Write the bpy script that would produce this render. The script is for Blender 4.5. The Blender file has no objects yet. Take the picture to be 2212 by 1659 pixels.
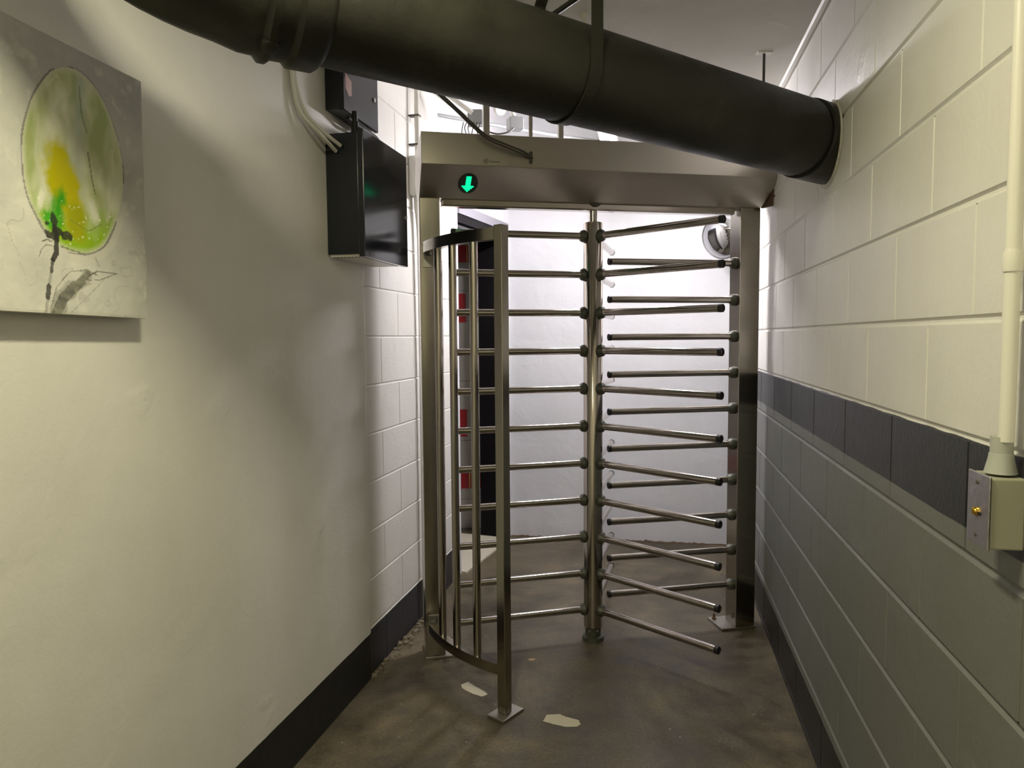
import bpy, bmesh, math, random
from mathutils import Vector, Matrix, noise
random.seed(7)
PI = math.pi
S = bpy.context.scene
COL = S.collection

# ---------------------------------------------------------------- camera
cam_d = bpy.data.cameras.new('camera'); cam = bpy.data.objects.new('camera', cam_d); COL.objects.link(cam)
P_, R_ = 0.0656, -0.0073
fw = Vector((0, math.cos(P_), -math.sin(P_))); up = Vector((0, math.sin(P_), math.cos(P_))); ri = Vector((1, 0, 0))
c_, s_ = math.cos(R_), math.sin(R_)
ri, up = c_*ri + s_*up, -s_*ri + c_*up
cam.matrix_world = Matrix(((ri.x, up.x, -fw.x, 0), (ri.y, up.y, -fw.y, 0), (ri.z, up.z, -fw.z, 1.42), (0, 0, 0, 1)))
cam_d.sensor_fit = 'HORIZONTAL'; cam_d.sensor_width = 36.0; cam_d.lens = 36.0*1540/2212
cam_d.clip_start = 0.02
S.camera = cam

# ---------------------------------------------------------------- world, exposure, lamps' light
w = bpy.data.worlds.new('world'); S.world = w; w.use_nodes = True
w.node_tree.nodes['Background'].inputs[0].default_value = (0.9, 0.95, 1, 1)
w.node_tree.nodes['Background'].inputs[1].default_value = 0.0
S.view_settings.view_transform = 'Standard'; S.view_settings.look = 'None'
S.view_settings.gamma = 1.0; S.view_settings.use_curve_mapping = False
S.view_settings.exposure = 0.13
WARM = (1.0, 0.93, 0.635); FAR = (1.0, 0.95, 1.0)
def area(name, loc, size, size_y, power, color, rotz=0.0, rotx=0.0):
    d = bpy.data.lights.new(name, 'AREA'); d.shape = 'RECTANGLE'; d.size = size; d.size_y = size_y
    d.energy = power; d.color = color
    o = bpy.data.objects.new(name, d); COL.objects.link(o); o.location = loc; o.rotation_euler = (rotx, 0, rotz)
    return o
LAMP_NEAR = (-0.16, 0.98, 2.405)
area('near_lamp_light', LAMP_NEAR, 0.10, 0.34, 17.5, WARM, -0.2)
area('corridor_lamp_light', (-0.55, -1.6, 2.40), 0.12, 0.5, 30.0, WARM, -0.2)
TUBE_STRENGTH = 265.0

# ---------------------------------------------------------------- material helpers
def mat(name, base=(0.5, 0.5, 0.5), rough=0.6, metal=0.0, spec=0.5):
    m = bpy.data.materials.new(name); m.use_nodes = True
    b = m.node_tree.nodes['Principled BSDF']
    b.inputs['Base Color'].default_value = (*base, 1); b.inputs['Roughness'].default_value = rough
    b.inputs['Metallic'].default_value = metal; b.inputs['Specular IOR Level'].default_value = spec
    return m
class NT:
    def __init__(s, m): s.t = m.node_tree; s.b = s.t.nodes['Principled BSDF']
    def n(s, typ, **k):
        x = s.t.nodes.new(typ)
        for a, v in k.items(): setattr(x, a, v)
        return x
    def l(s, a, b): s.t.links.new(a, b)
    def coord(s, scale=(1, 1, 1), rot=(0, 0, 0)):
        tc = s.n('ShaderNodeTexCoord'); mp = s.n('ShaderNodeMapping')
        mp.inputs['Scale'].default_value = scale; mp.inputs['Rotation'].default_value = rot
        s.l(tc.outputs['Object'], mp.inputs['Vector']); return mp.outputs['Vector']
    def noise(s, vec, scale, detail=4, rough=0.5, dist=0.0):
        x = s.n('ShaderNodeTexNoise'); x.inputs['Scale'].default_value = scale; x.inputs['Detail'].default_value = detail
        x.inputs['Roughness'].default_value = rough; x.inputs['Distortion'].default_value = dist
        s.l(vec, x.inputs['Vector']); return x.outputs['Fac']
    def ramp(s, fac, stops):
        r = s.n('ShaderNodeValToRGB'); e = r.color_ramp.elements
        while len(e) < len(stops): e.new(0.5)
        for i, (p, c) in enumerate(stops):
            e[i].position = p; e[i].color = (*c, 1) if len(c) == 3 else c
        s.l(fac, r.inputs['Fac']); return r.outputs['Color']
    def mix(s, fac, a, b, blend='MIX'):
        x = s.n('ShaderNodeMix', data_type='RGBA', blend_type=blend)
        for v, i in ((fac, 0), (a, 6), (b, 7)):
            if isinstance(v, (int, float)): x.inputs[i].default_value = v
            elif isinstance(v, tuple): x.inputs[i].default_value = (*v, 1)
            else: s.l(v, x.inputs[i])
        return x.outputs[2]
    def math(s, op, a, b=None, c=None):
        x = s.n('ShaderNodeMath', operation=op)
        for i, v in enumerate((a, b, c)):
            if v is None: continue
            if isinstance(v, (int, float)): x.inputs[i].default_value = v
            else: s.l(v, x.inputs[i])
        return x.outputs[0]
    def maprange(s, v, a, b, c=0.0, d=1.0, smooth=False):
        x = s.n('ShaderNodeMapRange')
        if smooth: x.interpolation_type = 'SMOOTHSTEP'
        s.l(v, x.inputs[0])
        for i, q in ((1, a), (2, b), (3, c), (4, d)): x.inputs[i].default_value = q
        return x.outputs[0]
    def bump(s, h, strength=0.3, dist=0.01, chain=None):
        x = s.n('ShaderNodeBump'); x.inputs['Strength'].default_value = strength; x.inputs['Distance'].default_value = dist
        s.l(h, x.inputs['Height'])
        if chain is not None: s.l(chain, x.inputs['Normal'])
        s.l(x.outputs['Normal'], s.b.inputs['Normal']); return x.outputs['Normal']
    def color(s, c): s.l(c, s.b.inputs['Base Color'])
    def rough(s, c): s.l(c, s.b.inputs['Roughness'])

def paint_wall(name, bands, bump1=0.35, fine=0.25, seed=0.0, rough=0.42):
    """painted masonry: bands = [(top height, colour)] from the floor up"""
    m = mat(name, bands[-1][1], rough, 0.0, 0.28); t = NT(m)
    v = t.coord()
    sx = t.n('ShaderNodeSeparateXYZ'); t.l(v, sx.inputs[0]); z = sx.outputs[2]
    wob = t.noise(v, 9.0, 3); z = t.math('ADD', z, t.math('MULTIPLY', t.math('SUBTRACT', wob, 0.5), 0.006))
    col = None
    for i, (h, c) in enumerate(bands):
        if col is None: col = t.mix(0.0, c, c); prev = h
        else:
            f = t.maprange(z, prev - 0.0008, prev + 0.0008); col = t.mix(f, col, c); prev = h
    stain = t.ramp(t.noise(t.coord((1, 1, 0.35)), 3.2, 5, 0.6), [(0.3, (0.90, 0.895, 0.875)), (0.7, (1.0, 1.0, 1.0))])
    col = t.mix(0.75, col, stain, 'MULTIPLY')
    t.color(col)
    h1 = t.noise(v, 2.6 + seed, 3, 0.55, 0.4); h2 = t.noise(v, 70.0, 4, 0.65); h3 = t.noise(v, 260.0, 2, 0.5)
    flaw = t.maprange(t.noise(v, 4.5, 2, 0.5, 0.3), 0.66, 0.74, smooth=True)
    chip = t.math('MULTIPLY', flaw, t.noise(v, 45.0, 4, 0.7)); n0 = t.bump(chip, 0.28, 0.010)
    n1 = t.bump(h1, bump1, 0.03, n0); n2 = t.bump(h2, fine, 0.004, n1); t.bump(h3, fine*0.7, 0.0015, n2)
    return m

# ---------------------------------------------------------------- palette
WHITE = (0.78, 0.765, 0.72)
DARK = (0.030, 0.030, 0.031)
GREY = (0.180, 0.187, 0.172)
M = {}
M['plaster'] = paint_wall('white painted plaster', [(0.192, (0.020, 0.019, 0.018)), (9, WHITE)], 0.22, 0.22, 0.3, 0.5)
t = NT(M['plaster'])
M['block_left'] = paint_wall('white painted block', [(0.195, (0.030, 0.030, 0.034)), (9, WHITE)], 0.15, 0.3, 0.7, 0.45)
M['block_right'] = paint_wall('banded painted block', [(0.188, (0.022, 0.020, 0.018)), (1.083, GREY), (1.237, (0.031, 0.032, 0.034)), (9, WHITE)], 0.15, 0.3, 1.1, 0.40)
M['back_wall'] = paint_wall('white painted back wall', [(9, (0.745, 0.755, 0.79))], 0.45, 0.3, 0.0, 0.45)
M['ceiling'] = paint_wall('ceiling paint', [(9, (0.66, 0.65, 0.62))], 0.12, 0.2, 0.5, 0.7)
M['white_paint'] = mat('white gloss paint', (0.74, 0.73, 0.68), 0.35)
M['cream_paint'] = mat('cream paint on conduit', (0.74, 0.725, 0.65), 0.38)

def steel(name, base, rough, axis='h', bumpy=0.05):
    m = mat(name, base, rough, 1.0); t = NT(m)
    sc = {'h': (3, 3, 500), 'v': (500, 500, 4), 'n': (40, 40, 40)}[axis]
    f = t.noise(t.coord(sc), 3.0, 3, 0.6)
    t.rough(t.maprange(f, 0.25, 0.75, rough - 0.03, rough + 0.04))
    g = t.noise(t.coord(), 1.7, 3, 0.5)
    t.color(t.mix(t.maprange(g, 0.3, 0.7), tuple(x*0.96 for x in base), base))
    t.bump(f, bumpy, 0.0004)
    return m
M['steel_h'] = steel('brushed stainless sheet', (0.46, 0.43, 0.375), 0.30, 'h', 0.02)
M['steel_v'] = steel('brushed stainless post', (0.42, 0.39, 0.335), 0.20, 'v', 0.02)
M['steel_tube'] = steel('stainless tube', (0.47, 0.43, 0.39), 0.14, 'n', 0.0)
M['steel_dull'] = steel('dull stainless plate', (0.42, 0.40, 0.36), 0.45, 'n')
M['collar'] = mat('dull cast collar', (0.10, 0.105, 0.085), 0.5, 0.6)
M['black_cap'] = mat('black end cap', (0.012, 0.010, 0.012), 0.45)
M['black_gloss'] = mat('glossy black enamel', (0.009, 0.012, 0.019), 0.17, 0.0, 0.5)
t = NT(M['black_gloss']); f = t.noise(t.coord(), 55.0, 2); t.bump(f, 0.10, 0.001)
M['iron'] = mat('black painted cast iron', (0.016, 0.015, 0.012), 0.42, 0.0, 0.28)
t = NT(M['iron']); v = t.coord()
t.color(t.ramp(t.noise(v, 6.0, 6, 0.65), [(0.35, (0.011, 0.0105, 0.008)), (0.62, (0.017, 0.017, 0.012)), (0.76, (0.032, 0.033, 0.025))]))
t.rough(t.maprange(t.noise(v, 9.0, 4), 0.3, 0.7, 0.34, 0.55)); t.bump(t.noise(v, 90.0, 3), 0.25, 0.002)
M['cable'] = mat('dark grey cable', (0.06, 0.055, 0.045), 0.5)
M['brass'] = mat('brass', (0.62, 0.42, 0.08), 0.3, 1.0)
M['galv'] = mat('galvanised plate', (0.62, 0.61, 0.60), 0.28, 1.0)
M['rust'] = mat('rusty label', (0.33, 0.16, 0.11), 0.5)
M['box_grey'] = mat('cream green box paint', (0.40, 0.395, 0.29), 0.45)
M['box_light'] = mat('grey connector paint', (0.42, 0.43, 0.38), 0.45)
M['paper'] = mat('white scrap', (0.62, 0.58, 0.46), 0.7)
M['tan'] = mat('tan scrap', (0.42, 0.30, 0.17), 0.7)
M['wood'] = mat('brown timber', (0.13, 0.075, 0.04), 0.7)
t = NT(M['wood']); t.bump(t.noise(t.coord((1, 1, 6)), 30, 4), 0.5, 0.004)
M['foam'] = mat('cream filler', (0.58, 0.55, 0.47), 0.8)
t = NT(M['foam']); t.bump(t.noise(t.coord(), 60, 4), 0.8, 0.006)
M['lens'] = mat('dark green lens', (0.004, 0.02, 0.012), 0.2)
def emis(name, c, s):
    m = mat(name, (0, 0, 0), 0.5); b = m.node_tree.nodes['Principled BSDF']
    b.inputs['Emission Color'].default_value = (*c, 1); b.inputs['Emission Strength'].default_value = s; return m
M['green_led'] = emis('green light', (0.0, 1.0, 0.36), 1.15)
M['tube'] = emis('fluorescent tube', FAR, TUBE_STRENGTH)
M['diffuser'] = emis('warm diffuser', WARM, 3.0)
M['canvas_side'] = mat('canvas edge', (0.55, 0.53, 0.47), 0.8)
M['mirror'] = mat('convex mirror', (0.55, 0.55, 0.56), 0.06, 1.0)
M['mirror_back'] = mat('mirror backing', (0.42, 0.41, 0.41), 0.5)
M['print'] = mat('dark olive print', (0.10, 0.095, 0.05), 0.5)
M['sticker'] = mat('sticker', (0.42, 0.40, 0.32), 0.4, 0.75)
M['red_tile'] = mat('red glazed tile', (0.40, 0.02, 0.025), 0.25)
M['yellow_tile'] = mat('yellow strip', (0.6, 0.33, 0.10), 0.4)
M['tile'] = mat('grey glazed tile', (0.46, 0.44, 0.40), 0.3)
M['black_frame'] = mat('black door frame', (0.007, 0.006, 0.007), 0.5, 0.0, 0.12)
M['lilac'] = mat('pale grey casing', (0.30, 0.295, 0.33), 0.5)
M['chrome'] = mat('chrome', (0.7, 0.7, 0.7), 0.15, 1.0)
M['duct_grey'] = mat('grey plastic box', (0.28, 0.29, 0.29), 0.45)

# floor: stained sealed concrete
m = mat('stained concrete', (0.1, 0.08, 0.06), 0.5); M['floor'] = m; t = NT(m); v = t.coord()
big = t.noise(v, 1.6, 6, 0.6, 0.6); mid = t.noise(v, 6.5, 6, 0.65); tiny = t.noise(v, 60.0, 4, 0.6)
c1 = t.ramp(big, [(0.30, (0.055, 0.046, 0.028)), (0.50, (0.110, 0.093, 0.060)), (0.72, (0.190, 0.158, 0.102))])
c2 = t.ramp(mid, [(0.32, (0.45, 0.45, 0.45)), (0.52, (1, 1, 1)), (0.72, (1.45, 1.38, 1.25))])
col = t.mix(0.8, c1, c2, 'MULTIPLY')
fine_ = t.ramp(t.noise(v, 85.0, 5, 0.7), [(0.3, (0.62, 0.62, 0.62)), (0.7, (1.35, 1.33, 1.3))]); col = t.mix(0.9, col, fine_, 'MULTIPLY')
spk = t.maprange(t.noise(v, 38.0, 5, 0.75), 0.66, 0.70); col = t.mix(t.math('MULTIPLY', spk, 0.7), col, (0.40, 0.35, 0.27))
vo = t.n('ShaderNodeTexVoronoi'); t.l(v, vo.inputs['Vector']); vo.inputs['Scale'].default_value = 13.0
col = t.mix(t.math('MULTIPLY', t.math('LESS_THAN', vo.outputs['Distance'], 0.045), 0.75), col, (0.45, 0.42, 0.35))
dk = t.maprange(t.noise(v, 22.0, 4, 0.7, 0.5), 0.66, 0.72); col = t.mix(t.math('MULTIPLY', dk, 0.6), col, (0.03, 0.022, 0.018))
t.color(col); t.rough(t.maprange(mid, 0.3, 0.7, 0.36, 0.62))
n1 = t.bump(mid, 0.25, 0.01); t.bump(tiny, 0.25, 0.003, n1)

# ---------------------------------------------------------------- mesh helpers
def world_loc(o):
    v = Vector((0, 0, 0))
    while o is not None: v += Vector(o.location); o = o.parent
    return v
def obj(name, bm, mats, parent=None, smooth=False, loc=None, angle=None):
    """link a bmesh built in world coordinates as ONE object (origin at loc)"""
    me = bpy.data.meshes.new(name)
    base = world_loc(parent) if parent is not None else Vector((0, 0, 0))
    org = Vector(loc) if loc is not None else base
    bmesh.ops.translate(bm, verts=bm.verts, vec=-org)
    bmesh.ops.recalc_face_normals(bm, faces=bm.faces)
    if smooth:
        for f in bm.faces: f.smooth = True
    bm.to_mesh(me); bm.free()
    for mm in (mats if isinstance(mats, (list, tuple)) else [mats]): me.materials.append(mm)
    o = bpy.data.objects.new(name, me); COL.objects.link(o)
    o.location = org - base; o.parent = parent
    if smooth:
        me.set_sharp_from_angle(angle=angle or math.radians(40))
    return o
def thing(name, label, cat, loc, group=None):
    o = bpy.data.objects.new(name, None); COL.objects.link(o); o.location = loc; o.empty_display_size = 0.05
    o['label'] = label; o['category'] = cat
    if group: o['group'] = group
    return o
def tag(o, label, cat, group=None, kind=None):
    o['label'] = label; o['category'] = cat
    if group: o['group'] = group
    if kind: o['kind'] = kind
    return o
def struct(name, bm, m, loc=None, smooth=False):
    o = obj(name, bm, m, None, smooth, loc); o['kind'] = 'structure'; return o
BM = bmesh.new
def box(bm, o, ax, ay, az, mi=0, bev=0.0):
    """box from corner o spanned by three vectors"""
    o = Vector(o); ax, ay, az = Vector(ax), Vector(ay), Vector(az)
    vs = [bm.verts.new(o + ax*i + ay*j + az*k) for k in (0, 1) for j in (0, 1) for i in (0, 1)]
    fs = [bm.faces.new([vs[q] for q in f]) for f in ((0, 1, 3, 2), (4, 6, 7, 5), (0, 4, 5, 1), (2, 3, 7, 6), (0, 2, 6, 4), (1, 5, 7, 3))]
    for f in fs: f.material_index = mi
    if bev > 0:
        es = list({e for f in fs for e in f.edges})
        r = bmesh.ops.bevel(bm, geom=es, offset=bev, segments=2, profile=0.5, affect='EDGES')
        for f in r['faces']: f.material_index = mi
    return vs
def frame_of(d):
    d = d.normalized(); a = Vector((0, 0, 1)) if abs(d.z) < 0.95 else Vector((1, 0, 0))
    x = a.cross(d).normalized(); return x, d.cross(x).normalized(), d
def lathe(bm, p, d, prof, seg=24, mi=0, cap=True):
    """prof: [(t, r[, material])] along direction d from p"""
    x, y, d = frame_of(Vector(d)); p = Vector(p); rings = []
    for q in prof:
        tt, r = q[0], q[1]
        if r <= 1e-6: rings.append([bm.verts.new(p + d*tt)])
        else: rings.append([bm.verts.new(p + d*tt + x*r*math.cos(2*PI*i/seg) + y*r*math.sin(2*PI*i/seg)) for i in range(seg)])
    for k in range(len(rings)-1):
        a, b = rings[k], rings[k+1]; m_ = prof[k+1][2] if len(prof[k+1]) > 2 else mi
        for i in range(seg):
            j = (i+1) % seg
            if len(a) == 1 and len(b) == 1: continue
            if len(a) == 1: f = bm.faces.new((a[0], b[i], b[j]))
            elif len(b) == 1: f = bm.faces.new((a[i], b[0], a[j]))
            else: f = bm.faces.new((a[i], b[i], b[j], a[j]))
            f.material_index = m_
    if cap:
        for rg, q in ((rings[0], prof[0]), (rings[-1], prof[-1])):
            if len(rg) > 1:
                f = bm.faces.new(rg); f.material_index = q[2] if len(q) > 2 else mi
def tube(bm, pts, r, seg=12, mi=0, cap=True, sub=6):
    """tube swept through points (Catmull-Rom)"""
    P = [Vector(p) for p in pts]; R = r if isinstance(r, (list, tuple)) else [r]*len(P)
    Q, RR = [], []
    if len(P) > 2 and sub > 1:
        E = [2*P[0]-P[1]] + P + [2*P[-1]-P[-2]]
        for i in range(len(P)-1):
            a, b, c, d = E[i:i+4]
            for k in range(sub):
                u = k/sub
                Q.append(0.5*((2*b) + (c-a)*u + (2*a-5*b+4*c-d)*u*u + (3*b-a-3*c+d)*u**3)); RR.append(R[i]*(1-u)+R[i+1]*u)
        Q.append(P[-1]); RR.append(R[-1])
    else: Q, RR = P, R
    x = None; rings = []
    for i, q in enumerate(Q):
        d = (Q[min(i+1, len(Q)-1)] - Q[max(i-1, 0)]).normalized()
        if x is None: x, y, _ = frame_of(d)
        else:
            x = (x - d*x.dot(d)).normalized(); y = d.cross(x)
        rings.append([bm.verts.new(q + (x*math.cos(2*PI*k/seg) + y*math.sin(2*PI*k/seg))*RR[i]) for k in range(seg)])
    for a, b in zip(rings, rings[1:]):
        for k in range(seg):
            f = bm.faces.new((a[k], b[k], b[(k+1) % seg], a[(k+1) % seg])); f.material_index = mi
    if cap:
        bm.faces.new(rings[0]).material_index = mi; bm.faces.new(rings[-1]).material_index = mi
def prism(bm, poly, ext, mi=0):
    """closed polygon (3-D points) extruded by vector ext"""
    a = [bm.verts.new(Vector(p)) for p in poly]; b = [bm.verts.new(Vector(p) + Vector(ext)) for p in poly]
    bm.faces.new(a).material_index = mi; bm.faces.new(b).material_index = mi
    for i in range(len(a)):
        j = (i+1) % len(a); bm.faces.new((a[i], a[j], b[j], b[i])).material_index = mi

# ---------------------------------------------------------------- the setting
LD = Vector((0.222, 1, 0)).normalized(); LN = Vector((LD.y, -LD.x, 0)); LO = Vector((-1.24, 0, 0))      # left wall: along, into room
RD = Vector((0.199, 1, 0)).normalized(); RN = Vector((-RD.y, RD.x, 0)); RO = Vector((0.545, 0, 0))       # right wall
def lw(s, z, o=0.0): return LO + LD*s + LN*o + Vector((0, 0, z))
def rw(s, z, o=0.0): return RO + RD*s + RN*o + Vector((0, 0, z))
LOWC, HIC = 2.48, 2.98          # ceiling before and beyond the turnstile

def block_wall(bm, pf, u0, u1, z0, z1, course, zoff, L, phase, hj=0.013, hd=0.0045, vj=0.007, vd=0.003, deep=None):
    """relief of painted concrete blocks with tooled joints; pf(u,z,o) -> point"""
    def quad(ua, ub, za, zb, oa, ob, oc, od):
        bm.faces.new([bm.verts.new(p) for p in (pf(ua, za, oa), pf(ub, za, ob), pf(ub, zb, oc), pf(ua, zb, od))])
    k0 = int(math.floor((z0 - zoff)/course)); k1 = int(math.ceil((z1 - zoff)/course))
    for k in range(k0, k1+1):
        j0 = zoff + k*course; a = max(z0, j0 + hj/2); b = min(z1, j0 + course - hj/2)
        if z0 < j0 < z1:
            for za, zb, oa, ob in ((j0-hj/2, j0-hj/6, 0, -hd), (j0-hj/6, j0+hj/6, -hd, -hd), (j0+hj/6, j0+hj/2, -hd, 0)):
                quad(u0, u1, za, zb, oa, oa, ob, ob)
        if b <= a: continue
        ph = phase + (L/2 if k % 2 else 0.0)
        i = math.floor((u0 - ph)/L); cur = u0; vd_ = vd*(2.4 if deep == k else 1.0)
        while True:
            i += 1; u = ph + i*L
            if u > u1 - vj: break
            if u < u0 + vj: continue
            quad(cur, u-vj/2, a, b, 0, 0, 0, 0)
            for ua, ub, oa, ob in ((u-vj/2, u-vj/6, 0, -vd_), (u-vj/6, u+vj/6, -vd_, -vd_), (u+vj/6, u+vj/2, -vd_, 0)):
                quad(ua, ub, a, b, oa, ob, ob, oa)
            cur = u+vj/2
        quad(cur, u1, a, b, 0, 0, 0, 0)
    q = [pf(u0, z0, -0.011), pf(u1, z0, -0.011), pf(u1, z1, -0.011), pf(u0, z1, -0.011)]
    r = [pf(u0, z0, -0.12), pf(u1, z0, -0.12), pf(u1, z1, -0.12), pf(u0, z1, -0.12)]
    vq = [bm.verts.new(p) for p in q]; vr = [bm.verts.new(p) for p in r]
    bm.faces.new(vq); bm.faces.new(vr)
    for i in range(4): bm.faces.new((vq[i], vq[(i+1) % 4], vr[(i+1) % 4], vr[i]))

def noflip(name, bm, m):      # walls: keep relief normals
    me = bpy.data.meshes.new(name); bm.to_mesh(me); bm.free(); me.materials.append(m)
    o = bpy.data.objects.new(name, me); COL.objects.link(o); o['kind'] = 'structure'; return o

YB = -3.2
# floor slab
bm = BM(); box(bm, (-2.4, YB-0.2, -0.1), (6, 0, 0), (0, 10.2, 0), (0, 0, 0.1)); struct('floor', bm, M['floor'])
# right block wall
bm = BM(); block_wall(bm, rw, YB*1.02, 4.98, 0.0, HIC, 0.2035, 0.0205, 0.4035, 1.045, 0.016, 0.0055, 0.0075, 0.004, 5)
noflip('wall_right', bm, M['block_right'])
# left wall: plaster skin then bare painted block
bm = BM()
zs = [0.0, 0.05, 0.1, 0.192] + [0.192 + i*0.06 for i in range(1, 48)]; zs = [z for z in zs if z < HIC-0.01] + [HIC]
edge = [2.985 + 0.012*noise.noise(Vector((z*6, 1.3, 0))) + 0.006*noise.noise(Vector((z*31, 5, 0))) for z in zs]
va = [[bm.verts.new(lw(YB*1.03, z, 0)), bm.verts.new(lw(e-0.02, z, 0.0)), bm.verts.new(lw(e, z, -0.004)), bm.verts.new(lw(e+0.001, z, -0.016)), bm.verts.new(lw(YB*1.03, z, -0.16))] for z, e in zip(zs, edge)]
for a, b in zip(va, va[1:]):
    for i in range(4): bm.faces.new((a[i], a[i+1], b[i+1], b[i]))
struct('wall_left', bm, M['plaster'])
bm = BM(); block_wall(bm, lambda u, z, o: lw(u, z, o-0.012), 2.97, 4.30, 0.0, HIC, 0.2038, 0.0, 0.405, 3.165, 0.011, 0.004, 0.006, 0.0025)
noflip('wall_left_beyond', bm, M['block_left'])
# back wall of the vestibule
BL = Vector((-0.015, 5.02, 0)); BD = Vector((1, -0.185, 0)).normalized(); BNn = Vector((-0.185, -1, 0)).normalized()
bm = BM(); box(bm, BL - BD*0.02, BD*1.65, -BNn*0.12, (0, 0, HIC)); struct('wall_back', bm, M['back_wall'])
bm = BM(); pr = None  # dark ragged strip standing in for the shaded gap under the back wall
for i in range(91):
    q = BL + BD*(1.55*i/90) + BNn*0.002; h_ = 0.007 + 0.010*abs(noise.noise(Vector((i*0.37, 2, 0)))) + (0.012*max(0, noise.noise(Vector((i*0.9, 7, 0)))))
    a = [bm.verts.new(q + Vector((0, 0, 0.0005))), bm.verts.new(q + Vector((0, 0, h_))), bm.verts.new(q + BNn*0.004 + Vector((0, 0, 0.0005)))]
    if pr:
        bm.faces.new((pr[0], pr[1], a[1], a[0])); bm.faces.new((pr[1], pr[2], a[2], a[1]))
    pr = a
struct('gap_shade_strip', bm, M['wood'])
# wall behind the camera
bm = BM(); box(bm, (-2.3, YB-0.15, 0), (2.8, 0, 0), (0, 0.15, 0), (0, 0, HIC)); struct('wall_front', bm, M['plaster'])
# ceilings: low before the turnstile, higher beyond it
th = math.radians(11.5)
TD = Vector((math.cos(th), math.sin(th), 0)); TN = Vector((-math.sin(th), math.cos(th), 0)); TC = Vector((0.373, 3.272, 0))
def tp(w_, o, z): return TC + TD*w_ + TN*o + Vector((0, 0, z))
bm = BM(); a = tp(-1.15, -0.22, LOWC); b = tp(1.05, -0.22, LOWC)
prism(bm, [Vector((-2.4, YB-0.1, LOWC)), Vector((0.3, YB-0.1, LOWC)), b, a], (0, 0, 0.14)); struct('ceiling', bm, M['ceiling'])
bm = BM(); prism(bm, [tp(-1.9, -0.16, HIC), tp(1.4, -0.16, HIC), Vector((1.8, 6.2, HIC)), Vector((-1.9, 6.2, HIC))], (0, 0, 0.1)); struct('ceiling_beyond', bm, M['ceiling'])
bm = BM(); prism(bm, [tp(-1.2, -0.22, LOWC+0.14), tp(1.1, -0.22, LOWC+0.14), tp(1.1, -0.22, HIC+0.1), tp(-1.2, -0.22, HIC+0.1)], TN*0.06); struct('ceiling_riser', bm, M['ceiling'])
# caulked corner bead between right wall and low ceiling
bm = BM(); tube(bm, [rw(s/10*3.2, LOWC-0.006+0.003*noise.noise(Vector((s, 0, 0))), 0.006) for s in range(-2, 11)], 0.014, 8); struct('trim_1', bm, M['white_paint'], smooth=True)

# doorway wall between left wall and back wall
D0 = lw(4.29, 0, -0.012); D1 = Vector(BL); DD = (D1 - D0).normalized(); DL = (D1-D0).length; DN = Vector((DD.y, -DD.x, 0))
def dw(u, o, z): return D0 + DD*u + DN*o + Vector((0, 0, z))
bm = BM()
box(bm, dw(0, 0, 0), DD*0.03, -DN*0.12, (0, 0, HIC)); box(bm, dw(0.03, 0, 2.20), DD*(DL-0.03), -DN*0.12, (0, 0, HIC-2.20))
box(bm, dw(DL-0.035, 0, 0), DD*0.035, -DN*0.12, (0, 0, 2.2)); struct('wall_doorway', bm, M['back_wall'])
dr = bpy.data.objects.new('door_1', None); COL.objects.link(dr); dr.location = dw(0.03, 0, 0); dr['kind'] = 'structure'
bm = BM(); box(bm, dw(0.03, 0.012, 2.145), DD*(DL-0.065), -DN*0.13, (0, 0, 0.055)); obj('casing', bm, M['lilac'], dr)
bm = BM()
box(bm, dw(0.03, 0.004, 2.095), DD*(DL-0.065), -DN*0.14, (0, 0, 0.05)); box(bm, dw(DL-0.085, 0.004, 0), DD*0.05, -DN*0.20, (0, 0, 2.095))
obj('door_frame', bm, M['black_frame'], dr)
bm = BM(); box(bm, dw(0.045, -0.02, 2.070), DD*(DL-0.14), -DN*0.012, (0, 0, 0.018)); obj('closer_track', bm, mat('dark closer metal', (0.05, 0.05, 0.055), 0.5), dr)
bm = BM(); box(bm, dw(0.03, 0.03, 0), DD*(DL-0.115), -DN*0.75, (0, 0, 0.012)); obj('door_sill', bm, M['paper'], dr)
# the tiled room seen through the doorway
bm = BM(); x0, x1, yt = -1.1, 0.10, 5.24
box(bm, (x0, yt, 0), (x1-x0, 0, 0), (0, 0.1, 0), (0, 0, 2.6))
tw = 0.066
def band(za, zb, mi, only=None):
    xs = x1
    k = 0; x = -0.385
    for k in range(-8, 6):
        xa = x + k*tw + 0.0025
        if only and (k % only[0]) not in only[1]: continue
        box(bm, (xa, yt-0.004, za), (tw-0.005, 0, 0), (0, 0.005, 0), (0, 0, zb-za), mi)
for za, zb, mi in ((1.965, 2.09, 1), (0.30, 0.455, 1)): band(za, zb, mi)
for za, zb in ((1.53, 1.74), (0.69, 0.89)):
    for xa in (-0.782, -0.386, 0.01): box(bm, (xa, yt-0.004, za), (0.052, 0, 0), (0, 0.005, 0), (0, 0, zb-za), 1)
for za, zb in ((1.965, 2.09), (0.30, 0.455)): box(bm, (-0.385+tw-0.006, yt-0.006, za), (0.010, 0, 0), (0, 0.004, 0), (0, 0, zb-za), 2)
for z in (0.25, 0.48, 0.68, 0.90, 1.10, 1.30, 1.52, 1.75, 1.95, 2.11):
    pass
o = struct('wall_tiled', bm, M['tile']); o.data.materials.append(M['red_tile']); o.data.materials.append(M['yellow_tile'])
t = NT(M['tile']); bk = t.n('ShaderNodeTexBrick'); v = t.coord((1, 1, 1), (PI/2, 0, 0)); t.l(v, bk.inputs['Vector'])
bk.inputs['Scale'].default_value = 1.0; bk.inputs['Brick Width'].default_value = 0.132; bk.inputs['Row Height'].default_value = 0.22; bk.inputs['Mortar Size'].default_value = 0.002
bk.offset = 0.0
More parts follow.
